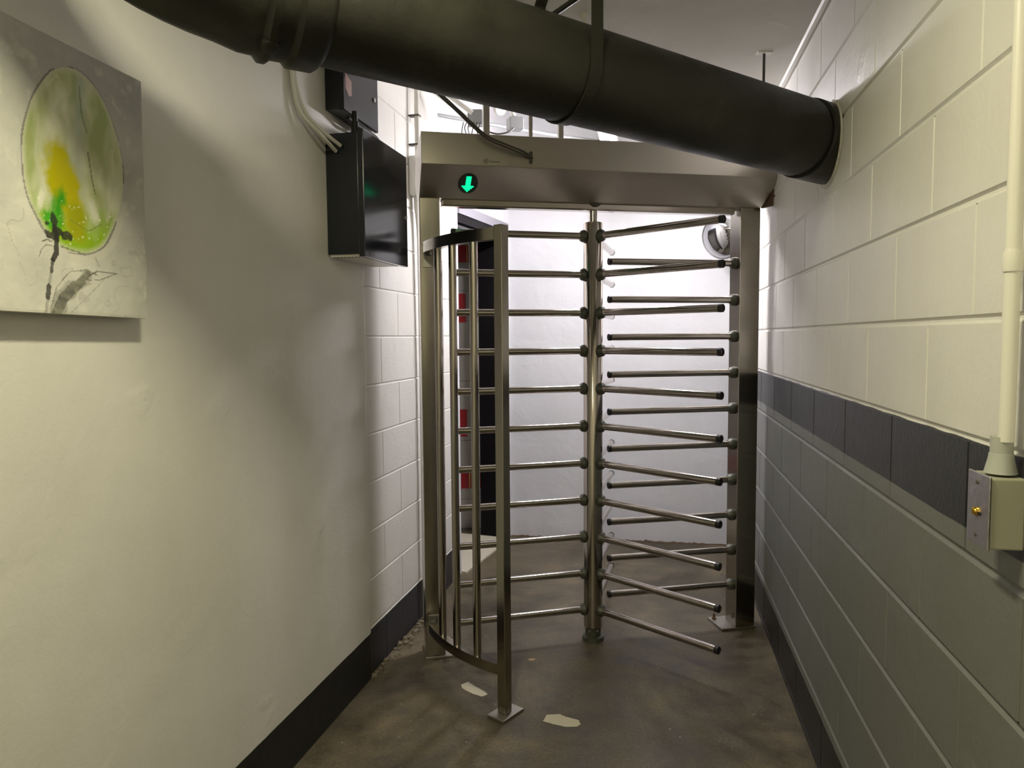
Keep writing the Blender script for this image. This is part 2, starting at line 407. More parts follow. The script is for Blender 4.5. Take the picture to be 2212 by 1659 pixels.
bk.inputs['Color1'].default_value = (0.42, 0.40, 0.37, 1); bk.inputs['Color2'].default_value = (0.47, 0.45, 0.41, 1); bk.inputs['Mortar'].default_value = (0.17, 0.14, 0.12, 1)
t.color(bk.outputs['Color'])
bm = BM(); box(bm, (-1.2, 4.2, 0), (0.1, 0, 0), (0, 1.1, 0), (0, 0, 2.6)); struct('wall_tiled_side', bm, M['tile'])
bm = BM(); box(bm, (-1.2, 4.45, 2.45), (1.02, 0, 0), (0, 0.85, 0), (0, 0, 0.08)); struct('ceiling_tiled_room', bm, M['ceiling'])

# ---------------------------------------------------------------- turnstile
TS = thing('turnstile', 'tall stainless steel full-height turnstile with rotor arms, filling the corridor', 'turnstile', tp(0, 0, 0))
ZB, ZCR, ZT = 2.015, 2.118, 2.245
OC = -0.21
# header: folded sheet box, front lower edge chamfered back to the posts
bm = BM()
sec = [(-0.05, ZB), (OC, ZCR), (OC, ZT), (0.21, ZT), (0.21, ZCR), (0.05, ZB)]
prism(bm, [tp(-0.787, o, z) for o, z in sec], TD*1.592)
bmesh.ops.bevel(bm, geom=[e for e in bm.edges], offset=0.0015, segments=1, affect='EDGES', profile=0.5)
HD = obj('header', bm, M['steel_h'], TS)
# open underside channel strips and cross tube
bm = BM(); box(bm, tp(-0.69, -0.028, 1.985), TD*1.375, TN*0.056, (0, 0, 0.034), bev=0.006); obj('cross_tube', bm, M['steel_tube'], TS)
# posts
def post(w0, w1, plate):
    bm = BM(); box(bm, tp(w0, -0.05, 0.012), TD*(w1-w0), TN*0.10, (0, 0, ZB-0.012), bev=0.003)
    p = obj('post', bm, M['steel_v'], TS)
    bm = BM(); box(bm, tp(plate[0], -0.055, 0), TD*(plate[1]-plate[0]), TN*0.15, (0, 0, 0.012), bev=0.002)
    b = obj('base_plate', bm, M['steel_dull'], p)
    for w_ in (plate[0]+0.02, plate[1]-0.02):
        bm = BM(); lathe(bm, tp(w_, 0.065, 0.012), (0, 0, 1), [(0, 0.011), (0.008, 0.011), (0.0081, 0.006), (0.03, 0.006), (0.031, 0.0)], 6); obj('anchor_bolt', bm, M['wood'], p)
    return p
PL = post(-0.787, -0.70, (-0.79, -0.64)); PR = post(0.703, 0.803, (0.63, 0.81))
# rotor
bm = BM()
lathe(bm, tp(0, 0, 0.062), (0, 0, 1), [(0, 0.040), (0.004, 0.0435), (1.868, 0.0435), (1.872, 0.041), (1.8721, 0.020), (1.93, 0.020)], 40)
for k in range(2): pass
RO_ = obj('rotor_column', bm, M['steel_tube'], TS, True)
bm = BM(); lathe(bm, tp(0, 0, 0), (0, 0, 1), [(0, 0.052), (0.018, 0.050), (0.022, 0.036), (0.045, 0.036), (0.0451, 0.030), (0.064, 0.030)], 28); obj('pivot_base', bm, M['collar'], RO_, True)
for k in range(6):
    bm = BM(); a_ = k*PI/3; p = tp(0, 0, 0.046) + Vector((math.cos(a_), math.sin(a_), 0))*0.034
    lathe(bm, p, (0, 0, 1), [(0, 0.0065), (0.012, 0.0065)], 8); obj('pivot_bolt', bm, M['chrome'], RO_, True)
bm = BM(); lathe(bm, tp(0, 0, 2.0), (0, 0, 1), [(0, 0.03), (0.02, 0.045), (0.03, 0.045)], 24); obj('top_bearing', bm, M['collar'], RO_, True)
RA = 0.652
def arm_bm(az, z, r0=0.040, r1=RA):
    bm = BM(); d = Vector((math.sin(az), math.cos(az), 0)); p = tp(0, 0, z)
    lathe(bm, p, d, [(r0, 0.028, 1), (r0+0.006, 0.0285, 1), (r0+0.016, 0.026, 1), (r0+0.026, 0.0175, 1), (r0+0.0261, 0.0158, 0), (r1-0.018, 0.0158, 0), (r1-0.0179, 0.0166, 2), (r1-0.002, 0.0166, 2), (r1, 0.0145, 2), (r1-0.0005, 0.012, 2), (r1-0.004, 0.0115, 2)], 20)
    return bm
PHI = 0.2694
for wing in range(3):
    az = PHI + wing*2*PI/3; first = None
    for k in range(11):
        z = 0.1475 + 0.17256*k
        if first is None:
            first = obj('rotor_arm', arm_bm(az, z), [M['steel_tube'], M['collar'], M['black_cap']], RO_, True)
            zb = z
        else:
            c = first.copy(); COL.objects.link(c); c.parent = RO_; c.location = Vector(first.location) + Vector((0, 0, z-zb))
# fixed comb of bars on the right post
first = None
for k in range(10):
    z = 0.2085 + 0.1726*k
    if first is None:
        bm = BM(); L_ = 0.703 - 0.072
        lathe(bm, tp(0.703, 0, z), -TD, [(0, 0.028, 1), (0.006, 0.0285, 1), (0.016, 0.026, 1), (0.026, 0.0175, 1), (0.0261, 0.0155, 0), (L_-0.014, 0.0155, 0), (L_-0.0139, 0.0163, 2), (L_-0.002, 0.0163, 2), (L_, 0.0145, 2), (L_-0.0005, 0.012, 2), (L_-0.004, 0.0115, 2)], 20)
        first = obj('barrier_bar', bm, [M['steel_tube'], M['collar'], M['black_cap']], TS, True); zb = z
    else:
        c = first.copy(); COL.objects.link(c); c.parent = TS; c.location = Vector(first.location) + Vector((0, 0, z-zb))
# curved guard at the front left
AG = math.radians(211.3)
def pol(az, r, z): return TC + Vector((math.sin(az)*r, math.cos(az)*r, z))
GP = pol(AG, 0.788, 0)
gr_ = Vector((-0.63, -0.777, 0)).normalized(); gt = Vector((-gr_.y, gr_.x, 0))
bm = BM(); h = 0.0195
box(bm, GP - gr_*h - gt*h + Vector((0, 0, 0.012)), gr_*2*h, gt*2*h, (0, 0, 1.812), bev=0.003)
gp = obj('guard_post', bm, M['steel_v'], TS)
bm = BM(); box(bm, GP - gr_*0.066 - gt*0.040, gr_*0.122, gt*0.080, (0, 0, 0.012), bev=0.002); obj('base_plate', bm, M['steel_dull'], gp)
def hoop(zc, hh, name):
    bm = BM(); n = 26; r0, r1 = 0.752, 0.785; a0, a1 = AG + 0.012, math.radians(250.5)
    rows = []
    for i in range(n+1):
        a_ = a0 + (a1-a0)*i/n
        rows.append([bm.verts.new(pol(a_, r, z)) for r, z in ((r0, zc-hh/2), (r1, zc-hh/2), (r1, zc+hh/2), (r0, zc+hh/2))])
    for p, q in zip(rows, rows[1:]):
        for i in range(4): bm.faces.new((p[i], p[(i+1) % 4], q[(i+1) % 4], q[i]))
    bm.faces.new(rows[0]); bm.faces.new(rows[-1])
    return obj(name, bm, M['steel_v'], TS, True)
hoop(1.798, 0.044, 'guard_rail'); hoop(0.166, 0.040, 'guard_rail')
for a_ in (240.4, 231.5, 222.1):
    bm = BM(); lathe(bm, pol(math.radians(a_), 0.768, 0.186), (0, 0, 1), [(0, 0.0158), (1.592, 0.0158)], 20, cap=False); obj('guard_bar', bm, M['steel_tube'], TS, True)
for z in (1.775, 0.165):
    bm = BM(); box(bm, tp(-0.776, -0.054, z-0.055), TD*0.055, TN*0.004, (0, 0, 0.09), bev=0.0012); bp = obj('bracket_plate', bm, M['steel_dull'], TS)
    bm = BM(); q0 = pol(math.radians(250.2), 0.768, z+0.011); q1 = tp(-0.748, -0.050, z+0.011); dq = q1-q0; sx = Vector((dq.y, -dq.x, 0)).normalized()*0.022
    box(bm, q0 - sx/2 - Vector((0, 0, 0.017)), dq, sx, (0, 0, 0.034), bev=0.002); obj('bracket_stub', bm, M['collar'], bp)
# indicator light on the chamfer
cd = (tp(0, OC, ZCR) - tp(0, -0.05, ZB)).normalized()      # up the chamfer
cn = TD.cross(cd).normalized()
if cn.dot(Vector((0, -1, -1))) < 0: cn = -cn
ctr = tp(-0.588, -0.125, ZB + (ZCR-ZB)*(0.075/0.16))
def cham(a_, b_, o): return ctr + TD*a_ + cd*b_ + cn*o
bm = BM(); N_ = 40
ringo = [[bm.verts.new(cham(math.cos(2*PI*i/N_)*r*0.042, math.sin(2*PI*i/N_)*r*0.056, o)) for i in range(N_)] for r, o in ((1.0, -0.002), (1.0, 0.003), (0.93, 0.004))]
for a, b in zip(ringo, ringo[1:]):
    for i in range(N_): bm.faces.new((a[i], a[(i+1) % N_], b[(i+1) % N_], b[i]))
bm.faces.new(ringo[-1]); bm.faces.new(ringo[0]); obj('indicator_lens', bm, M['lens'], HD)
bm = BM(); e = 0.0072
pat = {5: (-1, 0, 1), 4: (-1, 0, 1), 3: (-1, 0, 1), 2: (-1, 0, 1), 1: (-1, 0, 1), 0: (-1, 0, 1), -1: (-3, -2, -1, 0, 1, 2, 3), -2: (-2, -1, 0, 1, 2), -3: (-1, 0, 1), -4: (0,)}
def dot(a_, b_):
    n_ = 10; vs = [bm.verts.new(cham(a_ + math.cos(2*PI*i/n_)*e*0.60, b_ + math.sin(2*PI*i/n_)*e*0.78, 0.0048)) for i in range(n_)]
    bm.faces.new(vs)
for r_, cs_ in pat.items():
    for c__ in cs_: dot(c__*e, (r_-0.5)*e*1.22)
prism(bm, [cham(x*e, y*e*1.22, 0.0042) for x, y in ((-1.4, 5), (1.4, 5), (1.4, -1.1), (3.3, -1.1), (0, -5), (-3.3, -1.1), (-1.4, -1.1))], cn*0.0004)
obj('arrow', bm, M['green_led'], HD)
# maker's sticker: ring with small wording
def fas(w_, z, o): return tp(w_, OC-o, z)
bm = BM(); box(bm, fas(-0.537, 2.124, 0.0004), TD*0.090, TN*-0.0004, (0, 0, 0.026)); stk = obj('sticker', bm, M['sticker'], HD)
bm = BM(); n_ = 28; c0 = (-0.525, 2.137)
rr = [[bm.verts.new(fas(c0[0]+math.cos(2*PI*i/n_)*r, c0[1]+math.sin(2*PI*i/n_)*r, 0.0011)) for i in range(n_)] for r in (0.0105, 0.0082)]
for i in range(n_): bm.faces.new((rr[0][i], rr[0][(i+1) % n_], rr[1][(i+1) % n_], rr[1][i]))
prism(bm, [fas(c0[0]+x, c0[1]+z, 0.0009) for x, z in ((-0.005, 0.003), (0.004, 0.005), (0.002, -0.001), (0.005, -0.004), (-0.003, -0.003))], TN*-0.0003)
x = -0.509
for wd_, ht in ((0.005, 0.007), (0.0045, 0.0052), (0.005, 0.0052), (0.0045, 0.006), (0.0055, 0.0052), (0.0045, 0.0052), (0.0055, 0.0052), (0.005, 0.0052)):
    box(bm, fas(x, 2.1335, 0.0008), TD*wd_*0.82, TN*-0.0003, (0, 0, 0.0022)); box(bm, fas(x, 2.1335, 0.0008), TD*0.0014, TN*-0.0003, (0, 0, ht)); box(bm, fas(x+wd_*0.6, 2.1335, 0.0008), TD*0.0014, TN*-0.0003, (0, 0, ht)); x += wd_+0.0004
obj('sticker_print', bm, M['print'], stk)
# support struts rising from the header
for w_, r in ((-0.51, 0.0125), (-0.322, 0.0078), (-0.19, 0.0108)):
    bm = BM(); box(bm, tp(w_-r, -0.15, ZT), TD*2*r, TN*2*r, (0, 0, LOWC-ZT+0.45), bev=0.001)
    obj('ceiling_strut', bm, M['steel_dull'], TS)
# cable looped onto the header
cb = thing('cable', 'thin dark twin cable drooping from the big pipe to a clip on the turnstile header', 'cable', tp(-0.339, -0.225, 2.16))
pts = [tp(-0.745, -0.20, 2.42), tp(-0.70, -0.225, 2.373), tp(-0.646, -0.235, 2.323), tp(-0.59, -0.24, 2.271), tp(-0.525, -0.25, 2.216), tp(-0.45, -0.25, 2.187), tp(-0.373, -0.235, 2.165), tp(-0.339, -0.220, 2.158)]
bm = BM(); tube(bm, pts, 0.0045, 8); obj('cable_strand', bm, M['cable'], cb, True)
bm = BM(); tube(bm, [p + Vector((0, 0.004, 0.012 if 0 < i < 7 else 0.004)) for i, p in enumerate(pts)], 0.0038, 8); obj('cable_strand', bm, M['cable'], cb, True)
bm = BM(); lathe(bm, tp(-0.337, -0.2105, 2.155), -TN, [(0, 0.008), (0.010, 0.008), (0.0101, 0.005), (0.022, 0.005)], 10); box(bm, tp(-0.345, -0.225, 2.135), TD*0.012, TN*0.014, (0, 0, 0.045)); obj('clip', bm, M['cable'], cb)
# timber packing between header end and right wall
bm = BM(); box(bm, tp(0.815, -0.13, 2.015), TD*0.022, TN*0.10, (0, 0, 0.16), bev=0.004)
for v_ in bm.verts: v_.co += Vector((0, 0, 1))*0.008*noise.noise(v_.co*30) + TD*0.006*noise.noise(v_.co*40+Vector((3, 1, 1)))
tag(obj('timber_packer', bm, M['wood'], None, loc=tp(0.82, -0.1, 2.02)), 'rough brown timber packer wedged between turnstile header and right wall', 'timber')

# ---------------------------------------------------------------- big drain pipe
PA = Vector((0.99, 2.27, 2.0113)); az, sl = 1.0291, -0.0413
PD = -Vector((math.sin(az)*math.cos(sl), math.cos(az)*math.cos(sl), math.sin(sl)))    # from right wall towards the left
DPt = thing('drain_pipe', 'large black cast iron drain pipe crossing the corridor under the ceiling', 'pipe', PA)
r = 0.1133
bm = BM(); lathe(bm, PA, PD, [(-0.02, r+0.004), (0.118, r+0.004), (0.120, r-0.005), (0.140, r-0.005), (0.142, r), (1.60, r)], 64, cap=False)
obj('pipe_run', bm, M['iron'], DPt, True, angle=math.radians(60))
bm = BM(); lathe(bm, PA, PD, [(1.585, r), (1.592, r+0.010), (1.60, r+0.016), (1.645, r+0.018), (1.655, r+0.009), (1.68, r+0.010), (1.69, r+0.019), (1.70, r+0.019), (1.712, r+0.006), (1.715, r-0.01)], 64, cap=False)
obj('hub', bm, M['iron'], DPt, True)
bm = BM(); p0 = PA + PD*1.70; e1 = Vector((PD.x, PD.y, PD.z)); upv = Vector((0, 0, 1))
path = [p0]; ang = 0.0; cur = Vector(p0)
for i in range(14):
    ang = min(math.radians(48), i*math.radians(4.2)); cur = cur + (e1*math.cos(ang) + upv*math.sin(ang))*0.035; path.append(Vector(cur))
dlast = (e1*math.cos(ang) + upv*math.sin(ang))
while cur.z < LOWC + 0.02: cur = cur + dlast*0.04; path.append(Vector(cur))
tube(bm, path, [r+0.008]*2 + [r+0.002]*(len(path)-2), 56, sub=1)
obj('elbow', bm, M['iron'], DPt, True, angle=math.radians(60))
bm = BM()
for i in range(7):
    q = PA + PD*(1.74+i*0.022) + Vector((0, 0, 0.004+0.0025*i*i*0.5)); sd = Vector((-PD.y, PD.x, 0)).normalized(); sd = sd if sd.y < 0 else -sd
    a_ = math.radians(-62); c3 = q + (sd*math.cos(a_) + upv*math.sin(a_))*(r+0.001)
    lathe(bm, c3, (sd*math.cos(a_) + upv*math.sin(a_)), [(0, 0.009), (0.003, 0.006)], 8)
obj('cast_marking', bm, M['iron'], DPt, True)
for a_ in (-70, 10):
    bm = BM(); sd = Vector((-PD.y, PD.x, 0)).normalized(); sd = sd if sd.y < 0 else -sd
    dd_ = sd*math.cos(math.radians(a_)) + upv*math.sin(math.radians(a_)); lathe(bm, PA + PD*1.70 + dd_*(r+0.008), dd_, [(0, 0.018), (0.012, 0.016), (0.016, 0.010)], 10)
    obj('hub_lug', bm, M['iron'], DPt, True)
# filler ring where it enters the wall
bm = BM(); n_ = 48; ringsR = []
for k, (t_, ex) in enumerate(((-0.006, 0.014), (0.002, 0.010), (0.005, 0.003))):
    X_, Y_, Z_ = frame_of(PD); rg = []
    for i in range(n_):
        a_ = 2*PI*i/n_; d_ = X_*math.cos(a_) + Y_*math.sin(a_); jit = 0.007*noise.noise(Vector((math.cos(a_)*3, math.sin(a_)*3, k*0.3)))+0.004*noise.noise(Vector((math.cos(a_)*9, math.sin(a_)*9, 2)))
        p = PA + d_*(r + ex + (jit if k < 2 else 0)); 
        # slide along the pipe so that the ring lies on the wall plane
        dist = (p - RO).dot(RN); p = p + PD*((0.001 + max(0, t_) - dist)/PD.dot(RN)); rg.append(bm.verts.new(p))
    ringsR.append(rg)
for a, b in zip(ringsR, ringsR[1:]):
    for i in range(n_): bm.faces.new((a[i], a[(i+1) % n_], b[(i+1) % n_], b[i]))
obj('wall_filler', bm, M['foam'], DPt, True)
# strap hanger
HG = thing('pipe_hanger', 'dark flat strap hanger looped around the middle of the black drain pipe', 'hanger', PA + PD*0.995 + Vector((0, 0, 0.43)))
hc = PA + PD*0.995; sd = Vector((-PD.y, PD.x, 0)).normalized(); sd = sd if sd.y < 0 else -sd
pd2 = Vector((PD.x, PD.y, 0)).normalized(); rb = r + 0.0035
bm = BM(); rows = []
path = [sd*rb*1.0 + upv*0.20, sd*rb + upv*0.10] + [sd*rb*math.cos(a_) + upv*rb*math.sin(a_) for a_ in [math.radians(-6*i) for i in range(0, 31)]] + [-sd*rb + upv*0.10, -sd*rb + upv*0.20, -sd*rb*0.5 + upv*0.27, -sd*0.02 + upv*0.285, sd*0.02 + upv*0.285, sd*rb*0.5+upv*0.27, sd*rb + upv*0.20]
wd2 = 0.0155
for i, q in enumerate(path):
    a = path[max(i-1, 0)]; b = path[min(i+1, len(path)-1)]; tg = (b-a).normalized(); nn = tg.cross(pd2).normalized()
    rows.append([bm.verts.new(hc + q + pd2*x_ + nn*y_) for x_, y_ in ((-wd2, -0.002), (wd2, -0.002), (wd2, 0.002), (-wd2, 0.002))])
for p, q in zip(rows, rows[1:]):
    for i in range(4): bm.faces.new((p[i], p[(i+1) % 4], q[(i+1) % 4], q[i]))
obj('strap', bm, M['iron'], HG)
bm = BM(); lathe(bm, hc + sd*(rb+0.012) + upv*0.158, -sd, [(0, 0.0), (0.0, 0.011), (0.008, 0.011), (0.0081, 0.0065), (2*rb+0.02, 0.0065)], 12); obj('cross_bolt', bm, M['iron'], HG, True)
bm = BM(); zt = LOWC - (hc.z+0.285); lathe(bm, hc + upv*0.28, (0, 0, 1), [(0, 0.0055), (zt+0.004, 0.0055)], 10); obj('threaded_rod', bm, M['cable'], HG, True)
# loose rod hanging from ceiling at the right
HR = thing('hanging_rod', 'thin dark rod with flange hanging from the ceiling near the right wall', 'rod', (0.955, 2.75, LOWC))
bm = BM(); lathe(bm, (0.955, 2.75, LOWC), (0, 0, -1), [(0, 0.005), (0.33, 0.005)], 10); obj('rod', bm, M['cable'], HR, True)
bm = BM(); box(bm, (0.928, 2.735, LOWC-0.006), (0.054, 0, 0), (0, 0.03, 0), (0, 0, 0.006)); obj('flange', bm, M['white_paint'], HR)
HA = thing('ceiling_anchor', 'small white anchor fitting with short rod on the ceiling behind the strap hanger', 'fitting', (0.245, 2.42, LOWC))
bm = BM(); lathe(bm, (0.245, 2.42, LOWC), (0, 0, -1), [(0, 0.014), (0.012, 0.014), (0.02, 0.009), (0.04, 0.009)], 12); obj('anchor_body', bm, M['white_paint'], HA, True)
bm = BM(); lathe(bm, (0.245, 2.42, LOWC-0.04), (0, 0, -1), [(0, 0.005), (0.05, 0.005)], 10); obj('rod', bm, M['cable'], HA, True)

# ---------------------------------------------------------------- black control boxes on the left wall
def lbox(bm, s0, s1, z0, z1, o0, o1, bev=0.0, mi=0): box(bm, lw(s0, z0, o0), LD*(s1-s0), LN*(o1-o0), (0, 0, z1-z0), mi, bev)
def lock(bm, s, z, o):
    lathe(bm, lw(s, z, o), LN, [(0, 0.009), (0.004, 0.009), (0.006, 0.007), (0.0061, 0.003), (0.004, 0.002)], 16)
B1 = thing('control_box', 'large glossy black metal control box mounted low on the left wall', 'control box', lw(2.87, 1.712, 0))
S0 = 2.655
bm = BM(); lbox(bm, S0+0.01, S0+0.415, 1.722, 2.150, 0.001, 0.125, 0.003); obj('body', bm, M['black_gloss'], B1)
bm = BM(); lbox(bm, S0, S0+0.425, 1.712, 2.158, 0.127, 0.150, 0.003); dd = obj('door', bm, M['black_gloss'], B1)
bm = BM(); lock(bm, S0+0.405, 1.91, 0.150); obj('lock', bm, M['galv'], dd, True)
bm = BM(); lbox(bm, S0+0.02, S0+0.40, 1.7135, 1.722, 0.005, 0.118); obj('bottom_plate', bm, M['white_paint'], B1)
bm = BM(); x = 0.010
for k in range(14): lbox(bm, S0+0.03+ (0.01 if k % 2 else 0), S0+0.038+(0.01 if k % 2 else 0), 1.7125, 1.7137, 0.012+k*0.0072, 0.016+k*0.0072)
obj('bottom_print', bm, M['print'], B1)
B2 = thing('control_box', 'smaller black control box with rusty label above the larger box', 'control box', lw(2.82, 2.228, 0))
bm = BM(); lbox(bm, 2.672, 2.965, 2.236, 2.455, 0.0, 0.058, 0.003); obj('body', bm, M['black_gloss'], B2)
bm = BM(); lbox(bm, 2.664, 2.972, 2.230, 2.462, 0.060, 0.076, 0.003); dd = obj('door', bm, M['black_gloss'], B2)
bm = BM(); lock(bm, 2.930, 2.345, 0.076); obj('lock', bm, M['galv'], dd, True)
bm = BM(); prism(bm, [lw(2.680+a*0.05, 2.29+b*0.075, 0.0762) for a, b in ((0, 0.25), (0, 1), (1, 0.75), (1, 0.12), (0.75, 0), (0.5, 0))], LN*0.0006); obj('label_plate', bm, M['rust'], B2)
# dark lead from the upper box to the lower one
bm = BM(); tube(bm, [lw(2.75, 2.2285, 0.05), lw(2.85, 2.216, 0.06), lw(2.93, 2.220, 0.06), lw(2.985, 2.203, 0.07), lw(3.0, 2.159, 0.07)], 0.007, 8)
tag(obj('short_cable', bm, M['cable'], None, True, loc=lw(2.74, 2.231, 0.035)), 'short dark cable linking the two black control boxes', 'cable')
bm = BM(); lathe(bm, lw(2.70, 2.15, 0.10), (0, 0, 1), [(0, 0.014), (0.045, 0.014), (0.046, 0.010), (0.081, 0.010)], 12)
tag(obj('cable_gland', bm, M['iron'], None, True, loc=lw(2.70, 2.15, 0.10)), 'dark gland tube standing on top of the large black control box', 'gland')
# white cables curving down the plaster into the lower box
WC = thing('white_cable', 'pair of white painted cables curving down the left wall into the black box', 'cable', lw(2.43, 2.46, 0.01))
for dz, ds in ((0.0, 0.0), (-0.006, -0.045)):
    bm = BM(); tube(bm, [lw(2.425+ds*0.3, 2.478, 0.012), lw(2.428+ds*0.4, 2.38, 0.012), lw(2.436+ds*0.4, 2.30, 0.012), lw(2.455+ds*0.6, 2.225, 0.014), lw(2.50+ds, 2.165+dz, 0.022), lw(2.58+ds*0.8, 2.125+dz*2, 0.045), lw(S0+0.003, 2.103+dz*3, 0.062 + ds*0.4)], 0.0068, 10)
    obj('cable_strand', bm, M['cream_paint'], WC, True)
# pipe riser with clips on the left wall behind the header
RP = thing('wall_riser', 'thin pipe with clips rising on the left wall beside the turnstile header', 'pipe', lw(3.55, 2.30, 0))
bm = BM(); lathe(bm, lw(3.555, 2.28, 0.028), (0, 0, 1), [(0, 0.0125), (0.69, 0.0125)], 14); obj('tube', bm, M['cream_paint'], RP, True)
for z in (2.335, 2.47, 2.61):
    bm = BM(); lbox(bm, 3.538, 3.572, z, z+0.007, -0.011, 0.043, 0.002); obj('clip', bm, M['cable'], RP)
FT = thing('white_fitting', 'white painted conduit fitting at the foot of the riser beside the turnstile post', 'fitting', lw(3.57, 1.93, 0))
bm = BM(); lbox(bm, 3.53, 3.605, 2.10, 2.285, -0.012, 0.05, 0.008); obj('cover', bm, M['white_paint'], FT)
bm = BM(); tube(bm, [lw(3.58, 2.12, 0.022), lw(3.585, 2.05, 0.02), lw(3.60, 1.9, 0.016), lw(3.61, 1.4, 0.012), lw(3.61, 0.02, 0.012)], [0.026, 0.024, 0.014, 0.012, 0.012], 12); obj('down_tube', bm, M['white_paint'], FT, True)

# ---------------------------------------------------------------- painting
PT = thing('painting', 'unframed grey canvas painting of a green and yellow tulip', 'painting', lw(1.38, 1.466, 0.012))
W0, W1, Z0, Z1 = 1.085, 1.683, 1.4685, 1.9985
rotc = (1.683, 1.4705); tilt = -0.0155
def pp(s, z, o):
    ds, dz = s-rotc[0], z-rotc[1]; return lw(rotc[0]+ds*math.cos(tilt)-dz*math.sin(tilt), rotc[1]+ds*math.sin(tilt)*-1*-1+dz*math.cos(tilt), o)
bm = BM(); prism(bm, [pp(W0, Z0, 0.010), pp(W1, Z0, 0.010), pp(W1, Z1, 0.010), pp(W0, Z1, 0.010)], LN*0.0365)
obj('stretched_canvas', bm, M['canvas_side'], PT)
def nz(x, y, s=0.0): return noise.noise(Vector((x, y, s)))
def fbm(x, y, s=0.0): return nz(x, y, s)*0.55 + nz(2.1*x, 2.1*y, s+3)*0.28 + nz(4.3*x, 4.3*y, s+7)*0.17
def lerp(a, b, t_): t_ = max(0.0, min(1.0, t_)); return tuple(x+(y-x)*t_ for x, y in zip(a, b))
def seg_d(px, py, pts):
    best = 9
    for (ax, ay), (bx, by) in zip(pts, pts[1:]):
        dx, dy = bx-ax, by-ay; t_ = max(0, min(1, ((px-ax)*dx+(py-ay)*dy)/(dx*dx+dy*dy+1e-12)))
        best = min(best, math.hypot(px-ax-dx*t_, py-ay-dy*t_))
    return best
BC = (1.495, 1.775)
def paintcol(s, z):
    # mottled grey ground, lighter to the lower left
    f = fbm(s*9, z*9); g = fbm(s*26, z*26, 4)
    c = lerp((0.40, 0.40, 0.38), (0.70, 0.69, 0.62), 0.5 + 0.55*f + (1.78 - z)*0.9 + (1.40-s)*0.7)
    c = lerp(c, (0.30, 0.285, 0.29), max(0, (z-1.72)*1.1) * (0.7+g*1.2) + max(0, (s-1.62)*2.5)*(0.3+g))
    c = lerp(c, (0.78, 0.76, 0.66), 1.4*max(0, g-0.14))
    if abs(fbm(s*7+3, z*7, 9)) < 0.006 and z < 1.66: c = lerp(c, (0.45, 0.43, 0.40), 0.7)
    # bulb
    tz = (z-BC[1])/0.180; wx = 0.124*(1.0 - 0.10*tz*(1 if tz > 0 else 0.6)); tx = (s-BC[0]-0.006*tz)/wx
    wob = 0.035*nz(s*14, z*14, 2); rr_ = math.sqrt(tx*tx+tz*tz) + wob
    if rr_ < 1.0:
        b = lerp((0.36, 0.42, 0.17), (0.70, 0.71, 0.52), 0.5 + 1.5*fbm(s*17, z*9, 11))
        b = lerp(b, (0.36, 0.42, 0.36), max(0, 1-abs((s-1.505-0.10*(z-1.86))/0.026))*(0.8 if z > 1.70 else 0.0)*0.8)
        low = (1.70 - z)/0.09
        b = lerp(b, (0.28, 0.46, 0.015), low*(1.4+1.2*fbm(s*30, z*12, 5)))
        d = math.hypot((s-1.462-0.14*(1.73-z))/0.048, (z-1.725)/0.09)
        b = lerp(b, (0.50, 0.46, 0.002), 2.6*(1-d+0.5*fbm(s*30, z*30, 6)))
        d = math.hypot((s-1.49)/0.035, (z-1.655)/0.05); b = lerp(b, (0.36, 0.38, 0.006), 2.2*(1-d)+0.6*fbm(s*40, z*30, 16)*(d < 1.6))
        d = math.hypot((s-1.446-0.15*(z-1.66))/0.022, (z-1.665)/0.060); b = lerp(b, (0.045, 0.33, 0.01), 1.5*(1-d)+1.5*fbm(s*45, z*28, 7)*(d < 1.7))
        d = math.hypot((s-1.428)/0.026, (z-1.648)/0.022); b = lerp(b, (0.08, 0.40, 0.02), 1.8*(1-d)+1.3*fbm(s*60, z*60, 17)*(d < 1.6))
        d = math.hypot((s-1.405-0.3*(z-1.67))/0.011, (z-1.685)/0.032); b = lerp(b, (0.74, 0.74, 0.60), 1.6*(1-d))
        d = math.hypot((s-1.535+0.25*(z-1.68))/0.017, (z-1.682)/0.034); b = lerp(b, (0.72, 0.72, 0.58), 1.5*(1-d)+0.4*fbm(s*60, z*40, 8))
        if z < 1.69 and nz(s*170, z*170, 3) > 0.52: b = lerp(b, (0.78, 0.82, 0.60), 0.9)
        for pl, wd_, cc, a_ in (([(1.508, 1.925), (1.512, 1.87), (1.524, 1.84)], 0.0022, (0.24, 0.26, 0.18), 0.8), ([(1.43, 1.90), (1.455, 1.93), (1.478, 1.90), (1.452, 1.865)], 0.002, (0.62, 0.62, 0.48), 0.7),
                            ([(1.524, 1.80), (1.533, 1.75), (1.54, 1.72)], 0.0018, (0.20, 0.16, 0.10), 0.8), ([(1.475, 1.655), (1.52, 1.64), (1.555, 1.66)], 0.0015, (0.18, 0.22, 0.05), 0.6),
                            ([(1.59, 1.82), (1.592, 1.75), (1.57, 1.67)], 0.004, (0.62, 0.63, 0.46), 0.6), ([(1.41, 1.84), (1.40, 1.76), (1.415, 1.70)], 0.003, (0.58, 0.60, 0.42), 0.5)):
            dd_ = seg_d(s, z, pl)
            if dd_ < wd_: b = lerp(b, cc, a_)
        edge_ = (1-rr_)
        if edge_ < 0.07: b = lerp(b, (0.60, 0.62, 0.44), (0.07-edge_)/0.07*0.8)
        c = b
    e_ = abs(rr_-1.015)
    if e_ < 0.013+0.010*nz(s*18, z*18, 22) and nz(s*20, z*14, 12) > -0.2: c = lerp(c, (0.12, 0.10, 0.10), 0.65 if (s < BC[0] or z < 1.8) else 0.35)
    if 0.0 < rr_-1.03 < 0.11 and z < 1.72 and s > 1.47: c = lerp(c, (0.66, 0.64, 0.55), 0.5)
